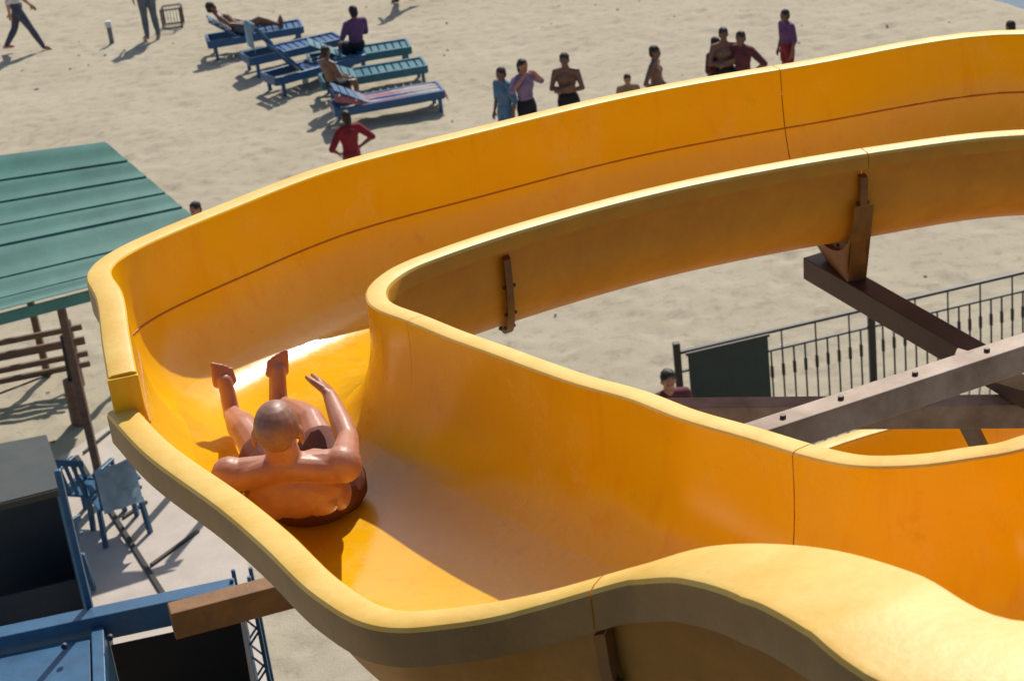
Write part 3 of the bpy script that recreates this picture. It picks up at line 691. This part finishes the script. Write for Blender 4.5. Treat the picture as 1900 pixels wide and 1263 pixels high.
# towels
def towel(loc, rz, pts, width, mk, label, stripes=None):
    bm = bmesh.new(); n = 14; rows = []
    for i, (x, z) in enumerate(pts):
        rows.append([bm.verts.new((x, (j / n - .5) * width, z + .010 * math.sin(j * 1.7 + i * .9) + (-.10 * max(0, abs(j / n - .5) * 2 - .88) / .12))) for j in range(n + 1)])
    for a, b_ in zip(rows, rows[1:]):
        for j in range(n): 
            f = bm.faces.new((a[j], a[j + 1], b_[j + 1], b_[j])); f.material_index = (0, 1, 2, 1)[(j // 2) % 4] if stripes else 0
    g = bmesh.ops.solidify(bm, geom=bm.faces[:], thickness=.008)
    o = fin(bm, 'towel', [mk] + ([stripes, 'stripe_blue'] if stripes else []), None, 60); o.location = loc; o.rotation_euler.z = rz
    return tag(o, label, 'towel')
Hh = .37
towel(lg6 + Vector((0, 0, .01)), R(11), [(-.62, .60), (-.45, .55), (-.2, .46), (0, Hh), (.2, Hh), (.4, Hh), (.6, Hh), (.8, Hh), (1.0, Hh), (1.15, Hh), (1.28, Hh - .02), (1.32, Hh - .12)], .64, 'pinkl', 'pink, white and blue striped towel spread over the blue lounger', 'white')
g2 = glnd(518, 126)
towel(g2 + Vector((.0, .0, 0)), R(22), [(-.28, .98), (-.36, .98), (-.43, .95), (-.44, .80), (-.45, .62), (-.46, .45)] if False else [(-.10, .56), (-.25, .77), (-.40, .98), (-.44, 1.0), (-.48, .96), (-.48, .75), (-.48, .5)], .5, 'ltblue', 'pale blue towel hung over the back of a blue lounger')
# people on the loungers
def recline(back=38):
    a = R(back); ca, sa = math.cos(a), math.sin(a); z0 = .50
    B_ = lambda d, o=0: V3(0, 0, 0) + V3(-0, -d * ca - o * sa, z0 + d * sa + o * 0)
    J = dict(pelvis=V3(0, 0, z0), chest=V3(0, -.28 * ca, z0 + .30 * sa + .04), neck=V3(0, -.5 * ca, z0 + .5 * sa + .05), head=V3(0, -.60 * ca, z0 + .66 * sa + .09), face=V3(0, 1, .1), hup=V3(0, -.3, 1))
    for s_, g in (('L', -1), ('R', 1)):
        J['sh' + s_] = V3(g * .18, -.44 * ca, z0 + .46 * sa + .02); J['el' + s_] = V3(g * .27, -.18, z0 + .16); J['wr' + s_] = V3(g * .2, .06, z0 + .10); J['hd' + s_] = V3(-g * .3, 1, -.1); J['hn' + s_] = V3(0, 0, 1)
        J['hp' + s_] = V3(g * .09, .05, z0 - .02); J['kn' + s_] = V3(g * .11, .45, z0 + (.14 if g > 0 else .0)); J['an' + s_] = V3(g * .10, .84, z0 - .06); J['ft' + s_] = J['an' + s_] + V3(g * .03, .06, .16)
    return J
g1 = glnd(448, 96)
person(g1 + Vector((.02, 0, 0)), recline(38), 'person in slate shorts reclining on a blue lounger with legs stretched out', shirt=None, shorts='slate', skin='skind', yaw=R(10) - math.pi / 2, h=1.7)
g4 = glnd(640, 135)
person(g4 + Vector((.28, .1, 0)), sit(.2, seat=.36), 'person in purple shirt sitting upright on a teal lounger', shirt='purple', shorts='blk', skin='skind', yaw=.5, h=1.7)
person(glnd(630, 205) + Vector((-.05, .1, 0)), sit(.15, seat=.36), 'bare chested person sitting at the head of the striped towel lounger', shirt=None, shorts='blk', skin='skind', yaw=-.9, h=1.6)
rr = at(640, 205, 1.5)
person(Vector((rr.x, rr.y, 0)), stand(arms='hips'), 'person in dark red dress standing in front of the loungers, hands on hips', shirt='red', skirt='red', skin='skind', yaw=.6, h=1.5, hairlen=.1)

# ---------------------------------------------------------------- small beach things
pf = at(208, 80, 0); mk_ = empty('marker_post', (pf.x, pf.y, 0), 'short grey post with a white top stuck in the sand', 'post')
part('stake', 'greyc', mk_, lambda bm: bm_bar(bm, (pf.x, pf.y, -.15), (pf.x, pf.y, .34), .09, .09, .01)); part('cap', 'white', mk_, lambda bm: bm_bar(bm, (pf.x, pf.y, .34), (pf.x, pf.y, .47), .12, .12, .015))
bf = at(323, 50, 0); bk_ = empty('wire_basket', (bf.x, bf.y, 0), 'small square wire basket standing on the sand', 'basket')
for z in (.03, .42): part('hoop', 'iron', bk_, lambda bm: [bm_tube(bm, (bf.x + a * .2, bf.y + b_ * .2, z), (bf.x + c * .2, bf.y + d * .2, z), .016, 6) for a, b_, c, d in ((-1, -1, 1, -1), (1, -1, 1, 1), (1, 1, -1, 1), (-1, 1, -1, -1))])
for a, b_ in ((-1, -1), (1, -1), (1, 1), (-1, 1)): part('upright', 'iron', bk_, lambda bm: bm_tube(bm, (bf.x + a * .2, bf.y + b_ * .2, 0), (bf.x + a * .2, bf.y + b_ * .2, .42), .016, 6))
part('wire_sides', 'iron', bk_, lambda bm: [bm_tube(bm, (bf.x + x, bf.y + y, .03), (bf.x + x, bf.y + y, .42), .005, 5) for i in range(-2, 3) for x, y in ((i * .065, -.2), (i * .065, .2), (-.2, i * .065), (.2, i * .065))])
# scattered pebbles, weed and litter nobody could count
bm = bmesh.new()
for i in range(260):
    x, y = rng.uniform(-11, 11), rng.uniform(14.5, 42)
    if shore_dist(x, y) > -.8: continue
    s_ = rng.uniform(.008, .028); q = bmesh.ops.create_icosphere(bm, subdivisions=1, radius=1)['verts']
    bmesh.ops.scale(bm, vec=(s_ * rng.uniform(.8, 2), s_, s_ * .5), verts=q); bmesh.ops.rotate(bm, matrix=Matrix.Rotation(rng.uniform(0, 6), 3, 'Z'), verts=q); bmesh.ops.translate(bm, vec=(x, y, .01), verts=q)
tag(fin(bm, 'beach_pebbles', mat('pebble', (.16, .13, .10), .9) and 'olive', None, 50), 'small dark pebbles and dried weed scattered on the sand', 'pebbles', kind='stuff')

# ---------------------------------------------------------------- iron fence
f0, f1 = at(1256, 655, 1.2), at(1960, 491, 1.2); f0.z = f1.z = 0; fd = (f1 - f0); fL = fd.length; fd.normalize()
fence = empty('iron_fence', f0, 'black wrought iron railing with thin balusters across the sand', 'fence')
FP = lambda s_, z: f0 + fd * s_ + Vector((0, 0, z))
fL2 = fL + 1.5
part('top_rail', 'iron', fence, lambda bm: bm_bar(bm, FP(0, 1.2), FP(fL2, 1.2), .045, .03)); part('mid_rail', 'iron', fence, lambda bm: bm_bar(bm, FP(0, .98), FP(fL2, .98), .03, .022)); part('bottom_rail', 'iron', fence, lambda bm: bm_bar(bm, FP(0, .12), FP(fL2, .12), .03, .025))
bmt = bmesh.new(); bm_bar(bmt, (0, 0, .12), (0, 0, .98), .018, .018, .002); bm_bar(bmt, (0, 0, .66), (0, 0, .80), .034, .034, .008); mb = bpy.data.meshes.new('baluster'); bmt.to_mesh(mb); bmt.free(); mb.materials.append(M['iron'])
i = 0; s_ = 1.05
while s_ < fL2:
    o = bpy.data.objects.new('baluster', mb); COL.objects.link(o); o.parent = fence; o.location = fd * s_
    if i % 3 == 1: part('spacer', 'iron', fence, lambda bm: bm_bar(bm, FP(s_, .985), FP(s_, 1.19), .016, .016))
    i += 1; s_ += .13
for s2 in (0, 2.22, 4.4): part('post', 'iron', fence, lambda bm: bm_bar(bm, FP(s2, -.2), FP(s2, 1.32 if s2 == 0 else 1.19), .075, .075, .006))
gp = empty('sheet_panel', FP(.08, 0) - Vector((0, .04, 0)), 'dark green sheet panel fixed to the end of the iron fence', 'panel')
off = Vector((fd.y, -fd.x, 0)) * .05
part('sheet', 'green', gp, lambda bm: bm_bar(bm, FP(.1, .74) + off, FP(1.0, .74) + off, .012, .86)); part('top_trim', 'iron', gp, lambda bm: bm_bar(bm, FP(.08, 1.185) + off, FP(1.02, 1.185) + off, .03, .03))
for s2 in (.3, .85): part('foot', 'iron', gp, lambda bm: bm_bar(bm, FP(s2, -.15) + off * .6, FP(s2, .32) + off * .6, .05, .05))

# ---------------------------------------------------------------- teal roofed shelter
Ra, Rb, Ea, Eb = at(-330, 332, 3.5), at(195, 265, 3.5), at(-330, 664, 2.5), at(432, 466, 2.5)
sh = empty('beach_shelter', (Ea.x + 1.5, Ea.y + 2, 0), 'open beach shelter with a teal sheet metal hipped roof', 'shelter')
NS = 7; nrmv = (Eb - Ea).cross(Ra - Ea).normalized()
if nrmv.z < 0: nrmv = -nrmv
fr_ = [0, .17, .32, .47, .60, .80, .92, 1.0]; Mk = []
for i in range(NS):
    u0, u1 = fr_[i], fr_[i + 1] + (.012 if i < NS - 1 else 0)
    def sheet(bm):
        a0, b0 = Ra.lerp(Ea, u0), Rb.lerp(Eb, u0); a1, b1 = Ra.lerp(Ea, u1), Rb.lerp(Eb, u1); h0, h1 = .012, .028
        nn = 5
        top = []; bot = []
        for j in range(nn + 1):
            g = j / nn; w_ = .008 * math.sin(g * math.pi * 2) ; h = h0 + (h1 - h0) * g + w_
            top.append((bm.verts.new(a0.lerp(a1, g) + nrmv * h), bm.verts.new(b0.lerp(b1, g) + nrmv * h))); bot.append((bm.verts.new(a0.lerp(a1, g) + nrmv * (h - .01)), bm.verts.new(b0.lerp(b1, g) + nrmv * (h - .01))))
        for j in range(nn):
            bm.faces.new((top[j][0], top[j][1], top[j + 1][1], top[j + 1][0])); bm.faces.new((bot[j][0], bot[j + 1][0], bot[j + 1][1], bot[j][1]))
            for e_ in (0, 1): bm.faces.new((top[j][e_], top[j + 1][e_], bot[j + 1][e_], bot[j][e_]))
        bm.faces.new((top[0][0], bot[0][0], bot[0][1], top[0][1])); bm.faces.new((top[nn][0], top[nn][1], bot[nn][1], bot[nn][0]))
        bmesh.ops.recalc_face_normals(bm, faces=bm.faces)
    part('roof_sheet', 'tealroof', sh, sheet, 50)
# rear slope, hip end, fascia
dep = Vector((-.3, 2.0, -1.3)); Ca, Cb = Ra + dep, Rb + dep
def quad(bm, *p):
    up = [bm.verts.new(x) for x in p]; dn = [bm.verts.new(x - Vector((0, 0, .015))) for x in p]; n = len(p)
    bm.faces.new(up); bm.faces.new(dn[::-1])
    for j in range(n): bm.faces.new((up[j], dn[j], dn[(j + 1) % n], up[(j + 1) % n]))
    bmesh.ops.recalc_face_normals(bm, faces=bm.faces)
part('rear_roof', 'tealroof', sh, lambda bm: quad(bm, Ra, Rb, Cb, Ca))
part('fascia', 'tealroof', sh, lambda bm: bm_bar(bm, Ea + Vector((0, .03, -.09)), Eb + Vector((0, .03, -.09)), .03, .12))
for g in (.30, .55, .78, .97):
    p = Ea.lerp(Eb, g) + Vector((0, .12, 0)); part('post', 'navy' if g > .6 else 'wood', sh, lambda bm: bm_bar(bm, (p.x, p.y, -.2), (p.x, p.y, 2.42), .08, .08))
for g in (.2, .55, .95):
    p = Ca.lerp(Cb, g) - Vector((0, .12, 0)); part('post', 'wood', sh, lambda bm: bm_bar(bm, (p.x, p.y, -.2), (p.x, p.y, 2.46), .08, .08))

# wooden rail fence and stump beside the shelter
w0, w1 = at(-70, 690, .5), at(156, 645, .5); w0.z = w1.z = 0
wf_ = empty('wooden_fence', w1, 'low brown wooden rail fence in front of the teal roofed shelter', 'fence')
for z in (.78, .60, .42, .28): part('rail', 'wood', wf_, lambda bm: bm_bar(bm, w0 + Vector((0, 0, z)), w1 + Vector((0, 0, z)) + (w1 - w0) * .02, .05, .07 if z != .60 else .10, .006))
for g in (.12, .9): 
    p = w0.lerp(w1, g); part('post', 'wood', wf_, lambda bm: bm_bar(bm, (p.x, p.y + .05, -.2), (p.x, p.y + .05, .88), .09, .09, .008))
st = at(150, 785, 0); stp = empty('timber_post', st, 'thick dark timber post standing in the sand before the wooden rails', 'post')
part('shaft', 'wood', stp, lambda bm: bm_tube(bm, (st.x, st.y, -.2), (st.x, st.y, .58), .115, 14, .10), 40); part('iron_rod', 'iron', stp, lambda bm: bm_tube(bm, (st.x, st.y, .58), (st.x + .02, st.y, 1.15), .035, 10), 40)
rp0, rp1 = at(-40, 745, .25), at(135, 678, .25)
rp = empty('rope', rp0, 'dark rope strung low over the sand beside the timber post', 'rope'); part('strand', 'iron', rp, lambda bm: bm_tube(bm, rp0, rp1, .014, 6)); part('stake', 'wood', rp, lambda bm: bm_tube(bm, (rp1.x, rp1.y, -.1), (rp1.x, rp1.y, .3), .025, 8))

# ---------------------------------------------------------------- dark kiosk
k0, k1, k2, k3 = at(-120, 845, 2.1), at(86, 806, 2.1), at(118, 902, 2.1), at(-120, 962, 2.1)
kk = empty('kiosk', ((k0.x + k2.x) / 2, (k0.y + k2.y) / 2, 0), 'dark kiosk with a flat grey green roof and navy walls', 'kiosk')
M['tarp'] = mat('grey_green_tarp', (.05, .06, .055), .7, (.03, .042, .045), 3, bump=.2, bscale=5)
part('roof', 'tarp', kk, lambda bm: quad(bm, k0, k1, k2, k3))
def wall(bm, a, b_, z0, z1): bm_bar(bm, Vector((a.x, a.y, (z0 + z1) / 2)), Vector((b_.x, b_.y, (z0 + z1) / 2)), .04, z1 - z0)
kin = lambda p: p.lerp((k0 + k2) / 2, .06)
part('wall', 'navy', kk, lambda bm: wall(bm, kin(k2), kin(k1), -.1, 2.05)); part('wall', 'navy', kk, lambda bm: wall(bm, kin(k1), kin(k0), -.1, 2.06))
part('counter', 'navy', kk, lambda bm: wall(bm, kin(k0).lerp(kin(k3), .62), kin(k1).lerp(kin(k2), .62), -.1, .95))
part('floor', 'black', kk, lambda bm: quad(bm, *[Vector((p.x, p.y, .06)) for p in (k0, k1, k2, k3)]))
part('roof_edge', 'iron', kk, lambda bm: bm_bar(bm, k3 + Vector((0, 0, -.04)), k2 + Vector((0, 0, -.04)), .04, .06))
part('post', 'blue', kk, lambda bm: bm_bar(bm, (kin(k2).x, kin(k2).y, -.2), (kin(k2).x, kin(k2).y, 2.05), .07, .07))

# ---------------------------------------------------------------- blue platform tower
tw0, tw1 = at(-130, 1222, 4.0), at(440, 1102, 4.0)
tw = empty('blue_platform', (tw1.x - .5, tw1.y - .6, 0), 'blue painted steel platform with a dark opening below the slide', 'platform')
dT = (tw1 - tw0).normalized(); nT = Vector((dT.y, -dT.x, 0))          # towards the camera
part('edge_beam', 'blue', tw, lambda bm: bm_bar(bm, tw0, tw1, .12, .16, .006))
pa = at(172, 1180, 4.0); g0 = (pa - tw0).dot(dT)
part('deck_plate', 'blue', tw, lambda bm: bm_bar(bm, tw0 + dT * 0 + nT * .75 + Vector((0, 0, -.02)), tw0 + dT * (g0 - .02) + nT * .75 + Vector((0, 0, -.02)), 1.3, .02))
part('edge_beam', 'blue', tw, lambda bm: bm_bar(bm, tw0 + dT * (g0 + .03) + nT * .065 + Vector((0, 0, -.04)), tw0 + dT * (g0 + .03) + nT * 1.4 + Vector((0, 0, -.04)), .07, .12, .006))
part('shade_floor', 'black', tw, lambda bm: bm_bar(bm, tw0 + dT * (g0 + .08) + nT * .72 + Vector((0, 0, -.9)), tw1 + nT * .72 + Vector((0, 0, -.9)), 1.3, .03))  # this floor and the black sheets stand for shade below the platform
part('shade_side_sheet', 'black', tw, lambda bm: bm_bar(bm, tw0 + dT * (g0 + .08) + nT * .08 + Vector((0, 0, -.5)), tw1 + nT * .08 + Vector((0, 0, -.5)), .02, .78))
part('shade_end_sheet', 'black', tw, lambda bm: bm_bar(bm, tw1 + nT * .1 + Vector((0, 0, -.48)), tw1 + nT * 1.4 + Vector((0, 0, -.48)), .02, .82))
for g in (.1, g0 + .03, (tw1 - tw0).length - .03): 
    p = tw0 + dT * g; part('post', 'blue', tw, lambda bm: bm_bar(bm, (p.x, p.y + .02, -.3), (p.x, p.y + .02, 3.9), .09, .09, .006))
pb = at(170, 1150, 4.0); part('guard_post', 'blue', tw, lambda bm: bm_bar(bm, (pb.x, pb.y + .03, 4.0), (pb.x, pb.y + .03, 4.95), .035, .035, .004))
for bx_ in (120, 205): 
    p = at(bx_, 1196 - (bx_ - 120) * .19, 4.08); part('rivet', 'navy', tw, lambda bm: bm_tube(bm, p, p + Vector((0, -.02, .0)), .018, 8))
# brown box beam under the slide
bx0, bx1 = at(318, 1152, 4.35), at(470, 1112, 4.35)
bb_ = empty('box_beam', (bx1.x, bx1.y, 0), 'short orange brown box beam under the yellow slide', 'beam')
part('box', 'brownbox', bb_, lambda bm: bm_bar(bm, bx0, bx1 + (bx1 - bx0) * 1.6, .13, .16, .008)); p = bx1 + (bx1 - bx0) * .5
part('post', 'blue', bb_, lambda bm: bm_bar(bm, (p.x + .55, p.y + .1, -.3), (p.x + .55, p.y + .1, 4.25), .1, .1))
# blue lattice column
lc = at(474, 1200, 3.6); lt = empty('lattice_column', (lc.x, lc.y, 0), 'blue steel lattice column beside the dark opening', 'column')
for a, b_ in ((-.05, -.05), (.05, -.05), (.05, .05), (-.05, .05)): part('chord', 'blue', lt, lambda bm: bm_bar(bm, (lc.x + a, lc.y + b_, -.3), (lc.x + a, lc.y + b_, 4.1), .022, .022))
part('lacing', 'blue', lt, lambda bm: [bm_tube(bm, (lc.x + (-.05 if i % 2 else .05), lc.y + y, .1 + i * .13), (lc.x + (.05 if i % 2 else -.05), lc.y + y, .23 + i * .13), .007, 6) for i in range(30) for y in (-.05, .05)])

# ---------------------------------------------------------------- paved terrace with dark metal joints
M['concrete'] = mat('pale_concrete', (.56, .49, .42), .9, (.47, .41, .35), 3, bump=.15, bscale=30)
tp = [at(*q, .05) for q in ((60, 880), (225, 775), (440, 960), (520, 1330), (230, 1330), (170, 1140))]
bm = bmesh.new(); up = [bm.verts.new(p) for p in tp]; dn = [bm.verts.new(p - Vector((0, 0, .3))) for p in tp]; n = len(tp)
bm.faces.new(up); bm.faces.new(dn[::-1])
for j in range(n): bm.faces.new((up[j], dn[j], dn[(j + 1) % n], up[(j + 1) % n]))
bmesh.ops.recalc_face_normals(bm, faces=bm.faces)
ter = tag(fin(bm, 'paved_terrace', 'concrete'), kind='structure')
for a, b_, w_ in (((142, 846), (318, 1125), .05), ((280, 1048), (368, 984), .035), ((228, 960), (272, 930), .035), ((224, 922), (262, 902), .03), ((155, 840), (204, 800), .03), ((182, 880), (240, 852), .03)):
    pa_, pb_ = at(*a, .065), at(*b_, .065); bm = bmesh.new(); bm_bar(bm, pa_, pb_, w_, .03); fin(bm, 'joint_strip', 'iron', ter)

def chair(loc, rz, mk, label):
    r = empty('plastic_chair', loc, label, 'chair', None, rz)
    def bx(name, fn):
        bm = bmesh.new(); fn(bm); return fin(bm, name, mk, r)
    bx('seat', lambda bm: bm_box(bm, (0, 0, .42), (.46, .44, .03), None, .01))
    for i in range(5): bx('back_slat', lambda bm: bm_bar(bm, (-.18 + i * .09, .20, .44), (-.18 + i * .09, .30, .84), .05, .02, .006))
    bx('back_top', lambda bm: bm_bar(bm, (-.23, .305, .86), (.23, .305, .86), .03, .07, .008))
    for x in (-.22, .22):
        for y in (-.2, .2): bx('leg', lambda bm: bm_bar(bm, (x * 1.1, y * 1.15, 0), (x, y, .42), .05, .05, .006))
        bx('armrest', lambda bm: [bm_bar(bm, (x * 1.08, -.22, .64), (x * 1.08, .26, .66), .05, .03, .006), bm_bar(bm, (x * 1.08, -.2, .42), (x * 1.08, -.2, .63), .04, .03, .004)])
    return r
c1 = at(226, 985, .05); chair(c1, R(205), 'blue', 'blue plastic chair with slatted back standing on the pale terrace with a towel')
c2 = at(176, 965, .05); chair(c2, R(160), 'blue', 'blue plastic chair beside the dark kiosk wall on the pale terrace')
c3 = at(112, 1105, .07); chair(c3, R(230), 'blue', 'blue plastic chair at the open front of the kiosk beside its corner post')
c4 = at(48, 1100, .07); chair(c4, R(150), 'blue', 'blue plastic chair in the shade of the kiosk away from the corner post')
bm = bmesh.new(); n = 10; rows = []
for i, (y, z) in enumerate(((.16, .50), (.22, .70), (.27, .86), (.30, .92), (.34, .91), (.36, .80), (.36, .62), (.37, .45))):
    rows.append([bm.verts.new(((j / n - .5) * .42, y + .012 * math.sin(j * 1.4 + i), z)) for j in range(n + 1)])
for a, b_ in zip(rows, rows[1:]):
    for j in range(n): bm.faces.new((a[j], a[j + 1], b_[j + 1], b_[j]))
bmesh.ops.solidify(bm, geom=bm.faces[:], thickness=.008)
o = fin(bm, 'towel', 'ltblue', None, 60); o.location = c1; o.rotation_euler.z = R(205); tag(o, 'pale blue towel draped over a slatted blue chair back', 'towel')

# ---------------------------------------------------------------- start tower the picture is taken from (unseen below and behind the camera; dark cladding added to shade the slide)
to = empty('start_tower', (.8, .2, 0), 'tall start tower with a plank deck and navy side cladding added to shade the slide', 'tower')
for x in (-1.6, 3.2):
    for y in (-2.4, 1.6): part('leg', 'blue', to, lambda bm: bm_bar(bm, (x, y, -.3), (x, y, 7.7), .16, .16, .01))
for i in range(24): part('deck_plank', 'wood', to, lambda bm: bm_box(bm, (.8, -2.3 + i * .165, 7.82), (4.9, .155, .04), None, .005))
for i in range(10): part('shade_cladding', 'navy', to, lambda bm: bm_box(bm, (-1.42 + i * .49, 1.72, 4.6), (.48, .03, 6.0), None, .004))
